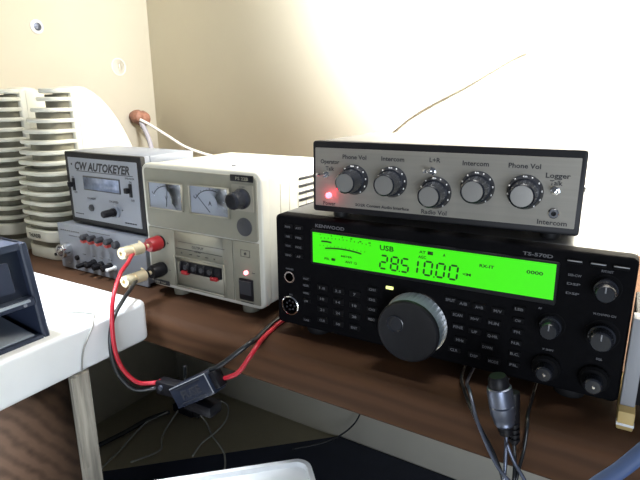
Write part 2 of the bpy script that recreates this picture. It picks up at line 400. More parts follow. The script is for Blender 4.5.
def meter(x0, x1, z0, z1, unit, ang, n):
    o = MB().prism(rrect(x0, x1, z0, z1, .001, 2), -.0018, -.0008, 'y'); o.mi(1)
    for a, b_, c, d_ in ((x0, x0+.0016, z0, z1), (x1-.0010, x1, z0, z1), (x0, x1, z1-.001, z1), (x0, x1, z0, z0+.0014)): o.box(a, b_, -.0036, -.0010, c, d_)
    fr = o.build(n, ['meter', 'beige2'], ps)
    f = MB(); cx = (x0+x1)/2+.001; R = (x1-x0)*.40; cz = z0+(z1-z0)*.24
    for i in range(24):
        a = math.radians(150-120*i/24); a2 = math.radians(150-120*(i+1)/24)
        p = [(cx+R*math.cos(a), cz+R*.85*math.sin(a)), (cx+R*math.cos(a2), cz+R*.85*math.sin(a2)), (cx+(R+.0009)*math.cos(a2), cz+(R+.0009)*.85*math.sin(a2)), (cx+(R+.0009)*math.cos(a), cz+(R+.0009)*.85*math.sin(a))]
        f.prism(p, -.0020, -.0018)
    for i in range(13):
        a = math.radians(150-10*i); L = .0028 if i % 3 == 0 else .0016
        d0 = Vector((math.cos(a), 0, math.sin(a)*.85)); c0 = Vector((cx, 0, cz)); q0 = c0+d0*R; q1 = c0+d0*(R+L); nn = Vector((-d0.z, 0, d0.x))*.0003
        f.prism([((q0-nn).x, (q0-nn).z), ((q1-nn).x, (q1-nn).z), ((q1+nn).x, (q1+nn).z), ((q0+nn).x, (q0+nn).z)], -.0020, -.0018)
    f.text(unit, cx, cz+R*.28, .0042, None, -.0019)
    for k, s_ in enumerate(('0', '10', '20') if unit == 'A' else ('0', '8', '15')):
        a = math.radians(150-60*k); f.text(s_, cx+(R+.0045)*math.cos(a)*.93, cz+(R+.0045)*.85*math.sin(a), .0020, None, -.0019)
    f.build('meter_scale', 'ink', fr)
    a = math.radians(ang); nd = MB(); dx, dz = math.cos(a), math.sin(a)
    nd.prism([(cx-dz*.0004, cz+dx*.0004-.003), (cx+dz*.0004, cz-dx*.0004-.003), (cx+dx*R*1.1+dz*.0002, cz+dz*R*1.0-dx*.0002), (cx+dx*R*1.1-dz*.0002, cz+dz*R*1.0+dx*.0002)], -.0027, -.0024)
    nd.build('needle', 'ink', fr)
    MB().box(x0+.0016, x1-.001, -.0034, -.0031, z0+.0014, z1-.001).build('meter_glass', 'glass', fr)
meter(.0110, .0595, .0965, .1245, 'V', 82, 'voltmeter')
meter(.0690, .1195, .0965, .1255, 'A', 140, 'ammeter')
o = MB().prism(rrect(.1228, .1480, .1055, .1300, .001, 2), -.0019, -.0012, 'y').build('knob_plate', 'beige2', ps)
MB().lathe([(.0095, 0), (.0095, .003), (.0080, .005), (.0080, .015), (.0066, .0165), (0, .0165)], (.1355, -.0018, .1172), n=36, knurl=.05, kr=(.005, .015)).mi(1).lathe([(.0062, .0166), (.0056, .0170), (0, .0168)], (.1355, -.0018, .1172), n=24).build('voltage_knob', ['knob', 'black'], ps)
MB().lathe([(.0088, 0), (.0088, .0008), (.0080, .0012), (0, .0010)], (.1360, -.0012, .0905), n=32).build('round_cover', 'darkgrey', ps)
MB().box(.1220, .1485, -.0022, -.0010, .1328, .1388, .0002).mi(1).text('PS 22B', .136, .1358, .0030, .0150, -.0023).build('model_plate', ['black', 'beige'], ps)
t = MB(); Y = e
t.text('OUTPUT', .0745, .0612, .0026, .016, Y); t.box(.044, .0655, Y-.0002, Y, .0570, .0576); t.box(.0655, .0835, Y-.0002, Y, .0570, .0576); t.box(.0835, .1065, Y-.0002, Y, .0570, .0576)
t.text('GND', .0745, .0570, .0018, .009, Y-.0001)
t.text('+', .0515, .0530, .0030, .0026, Y); t.text('+', .0960, .0530, .0030, .0026, Y); t.text('+', .0320, .0605, .0035, .0035, Y); t.text('-', .0320, .0315, .0030, .003, Y)
for x in (.064, .0745, .086): t.box(x-.002, x+.002, Y-.0002, Y, .0525, .0532)
t.box(.0480, .1100, Y-.0002, Y, .0645, .0649)
t.build('output_lettering', 'ink', ps); t = MB()
t.cyl((.1355, Y, .0645), .0013, .0006, n=12); t.box(.130, .141, Y-.0002, Y, .0676, .0680); t.box(.130, .141, Y-.0002, Y, .0612, .0616); t.box(.130, .1304, Y-.0002, Y, .0612, .0680); t.box(.1406, .141, Y-.0002, Y, .0612, .0680)
t.text('V. ADJ', .1355, .1282, .0012, .006, -.0020); t.box(.128, .1435, Y-.0002, Y, .0148, .0156)
t.box(.1425, .1465, Y-.0002, Y, .0462, .0468)
t.build('caption', 'ink', ps)
MB().box(.0060, .0300, -.0024, -.0010, .0128, .0176, .0003).mi(1).text('12V 20A', .018, .0152, .0022, .016, -.0025).build('maker_plate', ['ink', 'beige2'], ps)
o = MB().box(.1275, .1440, -.0035, -.001, .0180, .0395, .0008).build('power_switch', 'black', ps)
MB().prism([(-.0030, .0195), (-.0052, .0380), (-.0030, .0380)], .1290, .1425, 'x').build('rocker', 'darkgrey', o)
MB().lathe([(.0021, 0), (.0021, .002), (.0012, .0034), (0, .0038)], (.1362, Y, .0460), n=16).build('power_led', 'ledpink', ps)
v = MB()
for i, z in enumerate((.1285, .1210, .1140, .1070, .1000)): v.box(W-.0016, W-.0004, .062, .124, z-.0013, z+.0013, .0004)
v.build('side_vents', 'ink', ps)
v = MB()
for y in (.03, .045, .060, .075, .09): v.box(W-.0014, W-.0006, y, y+.0004, .03, .128)
v.build('case_seams', 'beige', ps)
MB().cyl((.100, .030, Z1-.0012), .0022, .0012, (0, 0, 1), 14).build('case_screw', 'steelblue', ps)
for x in (.030, W-.030):
    for y in (.016, D-.02): MB().lathe([(.0085, 0), (.009, Z0-.001), (.009, Z0+.001)], (x, y, 0), (0, 0, 1), 20).build('foot', 'beige', ps)
# binding posts and the gold plugs pushed into them
for nm, m_, z in (('red', 'red', .0603), ('black', 'black', .0312)):
    o = MB().lathe([(.0070, 0), (.0070, .003), (.0050, .004)], (.0220, 0, z), n=20).mi(1).lathe([(.0074, .004), (.0080, .005), (.0076, .016), (.0064, .018), (0, .018)], (.0220, 0, z), n=22, knurl=.07, kr=(.005, .016)).build('binding_post', ['black', m_], ps)
    o['label'] = nm + ' binding post'
def plug(name, col, z, label, cz):
    t_ = thing(name, label, 'plug', (-.1807+.0220-.0003, .0166-.0005, z), -.0157)
    y = -.0180
    MB().lathe([(.0022, .0182), (.0022, .026)], (0, 0, 0), n=14).build('pin', 'gold', t_)
    MB().lathe([(.0040, .0225), (.0044, .023), (.0044, .0255), (.004, .026)], (0, 0, 0), n=18).build('ring', col, t_)
    MB().lathe([(.0052, .026), (.0059, .0265), (.0059, .039), (.0046, .0395), (.0044, .0415), (.0060, .0420), (.0060, .051), (.0052, .052), (.0022, .052), (.0022, .048), (0, .048)], (0, 0, 0), n=24).build('barrel', 'gold', t_)
    MB().tube([(-.001, -.0235, .003), (-.006, -.024, .0055), (-.009, -.022, .0035), (-.008, -.021, 0)], .0007, 6).build('clip_wire', 'gold', t_)
plug('banana_plug', 'red', .0603, 'gold banana plug with red ring in the upper red binding post', 0)
plug('banana_plug', 'black', .0312, 'gold banana plug in the lower black binding post', 0)

# ------------------------------------------------------------------ transceiver
rd = thing('radio_transceiver', 'black ham radio transceiver with a glowing green display showing 28.5 10.00', 'radio', (0, 0, 0), 0)
W, Z0, Z1, D = .270, .0112, .1104, .271
MB().box(.001, W-.001, .012, D, Z0+.002, Z1, .002).build('case', 'radio_case', rd)
b = MB().prism(rrect(0, W, Z0, Z1, .004, 4), .0, .014, 'y', .0018, 3); b.build('front_panel', 'radio_face', rd)
for x in (.03, W-.03):
    for y in (.022, D-.025): MB().lathe([(.010, 0), (.0115, .004), (.0115, .014)], (x, y, 0), (0, 0, 1), 20).build('foot', 'blackm', rd)
# all radio details use panel height zz measured from the shelf
dz = -.0012
o = MB().prism(rrect(.0360, .2262, .0728+dz, .1030+dz, .0015, 3), -.0012, .001, 'y', .0003, 1).build('display_bezel', 'black', rd)
MB().prism([(.0382, .0746+dz), (.2245, .0766+dz), (.2242, .1014+dz), (.0380, .1004+dz)], -.0015, 0, 'y').build('lcd_screen', 'lcd', o)
t = MB(); Y = -.0016
def seg7(mb, x, z, w_, h_, ch, y, th=.0014, sl=.08):
    segs = {'0': 'abcdef', '1': 'bc', '2': 'abged', '5': 'afgcd', '8': 'abcdefg'}[ch]
    g_ = .0004
    P = dict(a=((0, 1), (1, 1)), b=((1, 1), (1, .5)), c=((1, .5), (1, 0)), d=((0, 0), (1, 0)), e=((0, .5), (0, 0)), f=((0, 1), (0, .5)), g=((0, .5), (1, .5)))
    for s_ in segs:
        (ax, az), (bx, bz) = P[s_]
        a = Vector((x+ax*w_+az*h_*sl, z+az*h_)); c_ = Vector((x+bx*w_+bz*h_*sl, z+bz*h_)); d_ = (c_-a).normalized(); n_ = Vector((-d_.y, d_.x))*th/2
        a = a+d_*g_; c_ = c_-d_*g_
        pts = [a, a+d_*th/2+n_, c_-d_*th/2+n_, c_, c_-d_*th/2-n_, a+d_*th/2-n_]
        mb.prism([(p.x, p.y) for p in pts], y-.0001, y+.00005, 'y')
for ch, x in zip('285', (.0990, .1080, .1165)): seg7(t, x, .0790+dz, .0055, .0105, ch, Y)
for ch, x in zip('1000', (.1235, .1345, .1440, .1535)): seg7(t, x, .0795+dz, .0058, .0105, ch, Y)
for x in (.1149, .1422): t.box(x, x+.0010, Y-.0001, Y, .0785+dz, .0795+dz)
t.build('frequency_digits', 'lcddark', o); t = MB()
t.text('USB', .1045, .0958+dz, .0040, .0115, Y); t.text('AGC', .1330, .0930+dz, .0022, .0060, Y); t.box(.137, .141, Y-.0001, Y, .0955+dz, .0980+dz); t.text('AT', .1330, .0968+dz, .0020, .005, Y); t.text('A', .1495, .0968+dz, .0022, .002, Y)
t.text('RX-IT', .1800, .0932+dz, .0022, .010, Y); t.text('0000', .2115, .0938+dz, .0024, .0105, Y); t.text('<M', .1665, .0850+dz, .0020, .0060, Y)
t.build('mode_indicators', 'lcddark', o); t = MB()
def arc(xa, xb, za, zm, th):
    N = 14
    for i in range(N):
        f0, f1 = i/N, (i+1)/N
        g0 = za+zm*(1-(2*f0-1)**2); g1 = za+zm*(1-(2*f1-1)**2); p0, p1 = xa+(xb-xa)*f0, xa+(xb-xa)*f1
        t.prism([(p0, g0), (p1, g1), (p1, g1+th), (p0, g0+th)], Y-.0001, Y, 'y')
arc(.0465, .0560, .0930+dz, .0003, .0013); arc(.0500, .0830, .0875+dz, .0014, .0012)
for i in range(14):
    x = .046+i*.0034; zz = .0975+dz-.0000035*(i-6)**2*8; t.box(x, x+.0005, Y-.0001, Y, zz-.0006, zz+.0004)
for i in range(13):
    x = .045+i*.0034; zz = .0908+dz-.0003*abs(i-6)*.4; t.box(x, x+.0004, Y-.0001, Y, zz-.0003, zz+.0004)
for s_, x in (('1', .0455), ('5', .056), ('9', .066), ('20', .0740), ('40', .0820), ('60', .0900)): t.text(s_, x, .0993+dz-(.0012 if x > .08 else 0), .0014, None, Y)
t.text('METER', .0700, .0838+dz, .0014, .010, Y); t.text('FIL', .0520, .0795+dz, .0018, .0050, Y); t.box(.0560, .0595, Y-.0001, Y, .0785+dz, .0806+dz); t.text('ANT 12', .0740, .0795+dz, .0018, .0105, Y)
t.build('signal_meter', 'lcddark', o)
MB().text('KENWOOD', .0535, .1060+dz, .0028, .027, -.0001).build('maker_logo', 'keytxt', rd)
t = MB()
MB().text('TS-570D', .2120, .1060+dz, .0024, .019, -.0001).build('model_lettering', 'keytxt', rd)
for s_, x, z in (('PHONES', .0137, .0640), ('MIC', .0145, .0405), ('AF', .2170, .0730), ('KEY', .2005, .0150), ('RIT/XIT', .2537, .1050), ('M.CH/VFO CH', .2555, .0760), ('IF SHIFT', .2250, .0440), ('SQL', .2560, .0450)): MB().text(s_, x, z+dz-(.004 if x > .2 else 0), .0015, None, -.0001).build('caption', 'keytxt', rd)
# key blocks: list of x, z, label
keys = []
for j, row in enumerate((('PWR', 'ATT'), ('NB', 'PRE'), ('VOX', 'PROC'), ('SEND', 'AT'))):
    for i, s_ in enumerate(row): keys.append((.0135+i*.0105, .1025-j*.0083, .0080, .0036, s_))
for j, s_ in enumerate(('AGC', 'METER', 'MENU', 'CW', 'TUNE')): keys.append((.0310, (.0590, .0530, .0460, .0385, .0210)[j], .0075, .0034, s_))
for j, row in enumerate((('1.8', '3.5', '7'), ('10', '14', '18'), ('21', '24', '28'), ('CLR', '50', 'ENT'))):
    for i, s_ in enumerate(row): keys.append((.0470+i*.0152, .0535-j*.0098, .0100, .0052, s_))
for j, s_ in enumerate(('CH1', 'CH2', 'CH3', 'REC')): keys.append((.0930, .0605-j*.0085, .0090, .0040, s_))
for x, z, s_ in ((.1560, .0640, 'SPLIT'), (.1655, .0630, 'A/B'), (.1770, .0625, 'A=B'), (.1900, .0622, 'M/V'), (.1620, .0535, 'SCAN'), (.1745, .0530, 'M>V'), (.1880, .0525, 'M.IN'), (.1630, .0440, 'FINE'), (.1750, .0430, 'UP'), (.1880, .0425, 'Q-MR'), (.1650, .0340, 'MHz'), (.1850, .0330, 'DOWN'), (.1610, .0250, 'CLR'), (.1760, .0240, 'DSP'), (.1900, .0230, 'MODE')): keys.append((x, z, .0095, .0045, s_))
for j, s_ in enumerate(('LSB', 'CW', 'FM', 'N.R.', 'B.C.', 'FIL')): keys.append((.2040, .0665-j*.0085, .0080, .0040, s_))
for x, z, w_, h_, s_ in keys:
    MB().box(x-w_/2, x+w_/2, -.0014, .0005, z+dz-h_/2-.0005, z+dz+h_/2-.0005, .0005, 1).mi(1).text(s_, x, z+dz-.0006, min(.0022, h_*.5), min(w_*.75, .0016*len(s_)+.0008), -.0015).build('button', ['key', 'keytxt'], rd)
for z in (.0955, .0895, .0830): MB().text('SSB-CW' if z > .09 else 'DSP', .2355, z+dz, .0016, .008, -.0001).build('caption', 'keytxt', rd)
t.bm.free()
for x in (.2346, .2482, .2610):
    MB().box(x-.0045, x+.0045, -.0030, .0, .1037+dz, .1060+dz, .0006).mi(1).box(x-.0043, x+.0043, -.0032, -.0028, .1054+dz, .1060+dz).build('mode_button', ['key', 'paleg'], rd)
MB().box(.1045, .1105, -.0016, 0, .0626+dz, .0650+dz, .0005).build('band_led', 'ledyel', rd)
# sockets
MB().lathe([(.0052, 0), (.0052, .0012), (.0040, .0012), (.0038, -.0040)], (.0138, 0, .0567+dz), n=26).mi(1).lathe([(.0038, .0003), (0, .0003)], (.0138, 0, .0567+dz), n=20).build('headphone_jack', ['chrome', 'ink'], rd)
s_ = MB().lathe([(.0088, 0), (.0088, .0015), (.0078, .0020), (.0072, .0003)], (.0142, 0, .0305+dz), n=32).mi(1).lathe([(.0072, .0004), (0, .0004)], (.0142, 0, .0305+dz), n=24).mi(2)
for k in range(8):
    a = k*PI/3.5 if k < 7 else 0; rr = .0042 if k < 7 else 0
    s_.cyl((.0142+rr*math.cos(a), -.0004, .0305+dz+rr*math.sin(a)), .0009, .0006, n=10)
s_.build('microphone_socket', ['chrome', 'ink', 'darkgrey'], rd)
# main dial
cx, cz = .1300, .0378
o = MB().lathe([(.0258, 0), (.0258, .0008), (.0252, .0022), (.0246, .0022)], (cx, 0, cz), n=56).mi(1).lathe([(.0240, .0005), (.0240, .0160), (.0236, .0166)], (cx, 0, cz), n=84, knurl=.045, kr=(.0006, .0161)).mi(2).lathe([(.0242, .0166), (.0240, .0190), (.0228, .0202), (.0205, .0197), (0, .0194)], (cx, 0, cz), n=56).build('tuning_dial', ['chrome', 'rib', 'black'], rd)
MB().lathe([(.0064, .0190), (.0068, .0201), (.0062, .0204), (.0054, .0196), (.0030, .0196), (0, .0196)], (cx-.0095, 0, cz+.0045), n=26).build('finger_dimple', 'knob', o)
# small knobs
def rknob(x, z, r, h, ring=True):
    k = MB()
    if ring: k.lathe([(r*1.45, 0), (r*1.45, .0004), (r*1.38, .0005), (r*1.3, .0002)], (x, 0, z+dz), n=32)
    k.mi(1).lathe([(r*1.12, 0), (r*1.12, h*.35), (r, h*.4), (r*.94, h*.93), (r*.8, h), (0, h)], (x, 0, z+dz), n=40, knurl=.05, kr=(h*.38, h*.95))
    k.mi(2).box(x-.0004, x+.0004, -h-.0003, -h+.0005, z+dz+r*.15, z+dz+r*.75)
    k.build('control_knob', ['key', 'knob', 'paleg'], rd)
rknob(.2543, .0900, .0062, .0135); rknob(.2250, .0583, .0062, .0135); rknob(.2556, .0580, .0072, .0130)
for x, z in ((.2250, .0272), (.2547, .0268)):
    k = MB().lathe([(.0095, 0), (.0095, .003), (.0086, .004), (.0080, .005)], (x, 0, z+dz), n=36, knurl=.04).mi(1).lathe([(.0058, .003), (.0055, .0125), (.0045, .0135), (0, .0138)], (x, 0, z+dz), n=32, knurl=.04, kr=(.003, .0126)).mi(2).lathe([(.0012, .0138), (.0008, .0143), (0, .0144)], (x+.0005, 0, z+dz), n=10)
    k.build('concentric_knob', ['key', 'knob', 'chrome'], rd)

# ------------------------------------------------------------------ audio interface box
bx = thing('audio_interface', 'low grey box with aluminium front and five big knobs on top of the transceiver', 'radio equipment', (.0355, .0063, .1163), .0566)
W, H, D = .1985, .0568, .1275
prof = [(0, 0), (W, 0), (W, H), (0, H)]
b = MB().prism(rrect(.0008, W-.0008, .0008, H-.0006, .002, 3), .006, D, 'y', .0008, 1); b.build('case', 'boxcase', bx)
b = MB().prism(rrect(0, W, 0, H, .0022, 3), -.0020, .008, 'y', .0008, 2); b.build('front_frame', 'black', bx)
MB().prism(rrect(.0026, W-.0032, .0050, H-.0052, .0006, 2), -.0028, -.0010, 'y').build('face_plate', 'alu', bx)
for x in (.018, W-.018):
    for y in (.014, D-.016): MB().cyl((x, y, -.0059), .0065, .0063, (0, 0, 1), 18).build('foot', 'blackm', bx)
t = MB(); Y = -.0029
for s_, x, z, w_ in (('Phone Vol', .0367, .0455, .0200), ('Intercom', .0680, .0455, .0180), ('L+R', .1000, .0462, .0080), ('Intercom', .1288, .0452, .0180), ('Phone Vol', .1610, .0452, .0205), ('Operator', .0157, .0410, .0165), ('Talk', .0157, .0355, .0075), ('Power', .0152, .0074, .0110), ('Radio Vol', .1010, .0078, .0190), ('Logger', .1822, .0398, .0150), ('Talk', .1815, .0350, .0078), ('Intercom', .1815, .0082, .0185)):
    MB().text(s_, x, z, .0034, w_, Y, bold=.02).build('caption', 'ink', bx)
MB().text('SO2R Contest Audio Interface', .0600, .0082, .0022, .0440, Y, bold=.03).build('model_lettering', 'ink', bx); t.bm.free()
for x, z in ((.0368, .0278), (.0680, .0282), (.1015, .0225), (.1312, .0282), (.1628, .0275)):
    k = MB().lathe([(.0118, 0), (.0118, .0012), (.0100, .0050)], (x, Y, z), n=48).lathe([(.0092, .0040), (.0084, .0160), (.0082, .0180), (.0074, .0188), (.0070, .0182)], (x, Y, z), n=48, knurl=.05, kr=(.0045, .0162))
    k.mi(1).lathe([(.0070, .0185), (0, .0186)], (x, Y, z), n=32)
    k.mi(2).cyl((x, Y-.0030, z+.0105), .0009, .0008, n=10)
    for i_ in range(11):
        a_ = math.radians(-150+30*i_-8); k.box(x+.0109*math.sin(a_)-.00035, x+.0109*math.sin(a_)+.00035, Y-.0036, Y-.0028, z+.0109*math.cos(a_)-.0006, z+.0109*math.cos(a_)+.0006)
    k.build('volume_knob', ['knob', 'knobcap', 'white_print'], bx)
for x, z in ((.0125, .0305), (.0985, .0380), (.1815, .0298)):
    o = MB().lathe([(.0030, 0), (.0030, .0012), (.0022, .0014), (.0022, .0030)], (x, Y, z), n=6).build('toggle_switch', 'chrome', bx)
    MB().lathe([(.0010, .002), (.0015, .010), (.0013, .0115), (0, .012)], (x, Y, z), (-.25 if x < .15 else 0, -1, .1), n=14).build('lever', 'chrome', o)
MB().lathe([(.0034, 0), (.0034, .0014), (.0028, .0020), (.0016, .0020), (.0016, -.002)], (.1820, Y, .0145), n=24).mi(1).lathe([(.0016, .0004), (0, .0004)], (.1820, Y, .0145), n=12).build('intercom_jack', ['chrome', 'ink'], bx)
MB().lathe([(.0024, 0), (.0024, .0025), (.0015, .0042), (0, .0046)], (.0152, Y, .0140), n=20).build('power_led', 'ledred', bx)
l = bpy.data.lights.new('led_glow', 'POINT'); l.energy = .006; l.color = (1, .03, .07); l.shadow_soft_size = .002
lo = bpy.data.objects.new('led_glow', l); C.objects.link(lo); lo.parent = bx; lo.location = (.0152, -.0105, .0140)
MB().cyl((W-.0012, .012, .030), .0022, .0020, (1, 0, 0), 14).build('side_screw', 'chrome', bx)

# ------------------------------------------------------------------ white table in front-left and its wooden support
wt = thing('white_table', 'white slab table top at the left front, butted against the shelf', 'table', (0, 0, 0), 0)
b = MB().prism(rrect(-.60, -.1250, -.32, -.0385, .008, 5), -.0200, .0200, 'z', .0045, 3); b.build('table_top', 'white', wt)
b = MB().box(-.1560, -.1335, -.27, -.1235, GZ, -.0200); b.build('side_panel', 'panelwood', wt)

b = MB()
b.prism([(-.1330, -.1225), (-.1250, -.1225), (-.1235, -.1190), (-.1240, -.1095), (-.1290, -.1065), (-.1420, -.1065), (-.1420, -.1225)], GZ, -.0200, 'z', .0006, 1)
b.prism([(-.1262, -.1255), (-.1238, -.1252), (-.1236, -.1210), (-.1262, -.1212)], -.11, -.0215, 'z')
b.build('timber_post', 'post', wt)
o = MB().tube([(-.176, -.103, .0213), (-.158, -.093, .0213), (-.143, -.0885, .0213), (-.136, -.0890, .0213), (-.1310, -.094, .0206), (-.1240, -.101, .0170), (-.1240, -.112, 0), (-.1240, -.116, -.018)], .0008, 8).build('thin_cable', 'greyw')
tag(o, 'thin grey cable curling over the white table edge', 'cable')

# navy device on the table
SH = Matrix.Identity(4); SH[1][2] = -.085
nv = thing('tray_device', 'dark navy box with open pale tray on the white table at the left edge', 'device', (-.1340, -.132, .0200), 0)
# front faces +x, runs towards -y; local: x outwards, y along face (negative = nearer), z up
prf = [(0, 0), (-.011, .080), (-.30, .080), (-.30, 0)]
b = MB()
def xz(pts, ya, yb, bev=0): b.prism(pts, ya, yb, 'y', bev, 1)
sl = lambda z: -.0020*(z/.080)
xz([(-.30, .030), (sl(.03)-.006, .030), (sl(.08)-.006, .080), (-.30, .080)], -.34, -.001, .001)
b.box(-.30, -.0700, -.34, -.001, .001, .0300)
b.xf(SH).build('body', 'navyd', nv)
b = MB()
xz([(-.30, 0), (0, 0), (sl(.08), .080), (-.30, .0800)], -.0060, 0, .0012)          # right-hand cheek
xz([(-.02, .0755), (sl(.0755), .0755), (sl(.0805), .0808), (-.02, .0808)], -.34, -.0060, .0004)
xz([(-.02, .0300), (sl(.030)+.001, .0300), (sl(.0365)+.001, .0365), (-.02, .0365)], -.34, -.0060, .0006)
xz([(-.07, 0), (0, 0), (0, .0030), (-.07, .0030)], -.34, -.0060, .0003)
b.xf(SH).build('front_frame', 'navy', nv)
b = MB(); xz([(-.015, .0430), (sl(.043)-.0030, .0430), (sl(.067)-.0030, .067), (-.015, .067)], -.34, -.0160, .001); o = b.xf(SH).build('drive_bay_door', 'navy', nv)
b = MB(); xz([(-.06, .0110), (-.0035, .0032), (-.0035, .0044), (-.06, .0122)], -.33, -.0110, .0003); b.xf(SH).build('paper_tray', 'tray', nv)
b = MB(); xz([(-.006, .0338), (sl(.034)+.0028, .0338), (sl(.0355)+.0028, .0358), (-.006, .0358)], -.045, -.0100, .0004); b.xf(SH).build('slot_lip', 'tray', nv)
MB().cyl((sl(.0325)+.0010, -.0170, .0318), .0014, .0008, (1, 0, 0), 12).build('indicator', 'greycase', nv)
b = MB()
for i in range(14): b.lathe([(.0022, 0), (.0022, .004)], (-.050, -.020-i*.006, .016), (0, 0, 1), 10)
b.build('tray_rollers', 'paleg', nv)

# ------------------------------------------------------------------ wires and the inline fuse
R1 = .0019
o = MB().tube([(-.1583, -.0215, .0575), (-.1520, -.0300, .0575), (-.1400, -.045, .0565), (-.1260, -.066, .0530), (-.1135, -.086, .0360), (-.1100, -.092, .0050), (-.1085, -.089, -.0210), (-.1015, -.080, -.0395), (-.0935, -.0695, -.0440), (-.0860, -.0655, -.0420)], R1, 10).build('red_wire', 'redw')
tag(o, 'red wire drooping from the upper gold plug to the fuse holder', 'wire')
o = MB().tube([(-.1583, -.0215, .0290), (-.1500, -.032, .0300), (-.1380, -.046, .0315), (-.1270, -.064, .0290), (-.1180, -.084, .0190), (-.1150, -.092, -.0020), (-.1130, -.090, -.0280), (-.1040, -.082, -.0465), (-.0930, -.0700, -.0490), (-.0860, -.0655, -.0462)], R1, 10)
o = o.build('black_wire', 'blackw')
tag(o, 'black wire drooping from the lower gold plug to the fuse holder', 'wire')
fh = thing('fuse_holder', 'black inline fuse holder with embossed FUSE cover hanging between the wires', 'fuse holder', (-.0430, -.0640, -.0365), 0)
A = Matrix.Rotation(-math.radians(33), 4, 'Y')
b = MB().box(-.0265, .0265, -.0075, .0075, -.0100, .0100, .0012); b.xf(A); o = b.build('cover', 'navyd', fh)
b = MB(); b.box(-.0255, .0262, -.0079, -.0073, .0086, .0096, .0002); b.box(.0250, .0260, -.0079, -.0073, -.0085, .0090, .0002); b.xf(A); b.build('cover_rim', 'paleg', o)
b = MB(); b.text('FUSE', 0, 0, .0075, .026, -.0077)
b.prism(rrect(-.0170, .0170, .0066, .0072, .0003, 2), -.0080, -.0074); b.prism(rrect(-.0170, .0170, -.0072, -.0066, .0003, 2), -.0080, -.0074); b.xf(A); b.build('embossed_text', 'darkgrey', o)
b = MB().box(-.0430, -.0150, -.0060, .0060, -.0075, .0055, .0020); b.xf(Matrix.Translation((-.0035, 0, -.0060)) @ Matrix.Rotation(-math.radians(5), 4, 'Y')); b.build('left_body', 'black', fh)
b = MB().box(.0255, .0330, -.0050, .0050, -.0075, .0075, .0015); b.xf(A); b.build('strain_relief', 'black', fh)
MB().box(-.0150, .0170, -.004, .012, -.0240, -.0130, .002).build('lower_clip', 'black', fh)
MB().cyl((-.0380, -.0062, -.0080), .0024, .0016, n=14).build('screw', 'steelblue', fh)
o = MB().tube([(-.0270, -.064, -.0150), (-.0180, -.062, -.0100), (-.0030, -.053, .0035), (.0020, -.043, .0085), (-.0020, -.030, .0055), (-.0100, -.005, .0025), (-.0140, .030, .0025), (-.0160, .150, .0025), (-.0160, .300, .0025)], .0022, 10).build('black_wire', 'blackw')
tag(o, 'black wire rising from the fuse holder over the shelf edge beside the transceiver', 'wire')
o = MB().tube([(-.0290, -.063, -.0245), (-.0180, -.061, -.0225), (-.0020, -.058, -.0140), (.0080, -.054, .0010), (.0090, -.044, .0075), (.0030, -.030, .0055), (-.0050, -.005, .0025), (-.0085, .030, .0025), (-.0100, .150, .0025), (-.010, .300, .0025)], .0020, 10).build('red_wire', 'redw')
tag(o, 'red wire rising from the fuse holder over the shelf edge beside the transceiver', 'wire')
# vertical black lead and plug behind the fuse
o = MB().tube([(-.0750, -.0455, -.0330), (-.0755, -.046, -.0500), (-.0790, -.046, -.0740), (-.1900, .062, -.172), (-.3000, .168, -.270), (-.4100, .275, -.368), (-.4800, .345, GZ+.019)], .0016, 8).build('black_lead', 'blackw')
tag(o, 'thin black lead dropping behind the fuse holder to the floor plug', 'cable')

# ------------------------------------------------------------------ below the shelf
o = MB().prism([(-.66+.03, .02), (-.498, .142), (-.176, .446), (.75, .418), (.75, -.45), (.02, -.45), (.02, .01), (-.04, -.0), (-.09, -.06), (-.165, -.06), (-.165, -.45), (-.62, -.45)], GZ, GZ+.006, 'z', .0015, 1).build('dark_mat', 'mat_n')
tag(o, 'dark navy mat on the floor under the shelf', 'mat')
tz = GZ+.0062
fp = thing('cable_connector', 'black inline cable connector lying on the floor below the fuse', 'connector', (-.505, .358, GZ), 0)
b = MB().box(-.030, .026, -.009, .009, 0, .018, .003); b.build('connector_body', 'black', fp)
MB().box(.026, .042, -.006, .006, .003, .015, .002).build('connector_end', 'blackm', fp)
o = MB().tube([(-.600, .08, GZ+.010), (-.575, .16, GZ+.006), (-.560, .235, GZ+.005), (-.551, .295, GZ+.006), (-.530, .335, GZ+.008)], .0045, 8).build('thick_cable', 'blackw')
tag(o, 'thick black cable running along the floor by the left wall', 'cable')
gr = 'thin cables curled on the floor'
for lab, pts in (('thin grey cable looping right of the floor connector under the fuse', [(-.470, .355, .004), (-.480, .395, .004), (-.470, .425, .004), (-.440, .420, .004), (-.410, .380, .004), (-.400, .335, .004), (-.395, .287, .0085), (-.383, .250, .0095)]),
                 ('thin dark cable running straight toward the mat from the connector', [(-.515, .345, .010), (-.500, .300, .004), (-.480, .265, .004), (-.455, .235, .004), (-.470, .180, .0095)]),
                 ('thin grey cable arcing furthest right over the dark mat', [(-.475, .362, .010), (-.440, .350, .004), (-.400, .323, .004), (-.360, .300, .0095), (-.331, .281, .0095), (-.300, .240, .0095), (-.290, .190, .0095)]),
                 ('thin grey cable curving left along the floor beside the wooden panel', [(-.530, .330, .010), (-.548, .290, .004), (-.535, .235, .004), (-.522, .200, .004), (-.505, .147, .0085), (-.48, .08, .0095)])):
    o = MB().tube([(x, y, GZ+z) for x, y, z in pts], .0018, 7).build('floor_cable', 'greyw'); tag(o, lab, 'cable')
o = MB().tube([(-.10, .430, -.300), (-.112, .425, -.345), (-.13, .415, -.390), (-.17, .395, -.425), (-.23, .36, GZ+.010)], .0016, 7).build('hanging_cable', 'blackw')
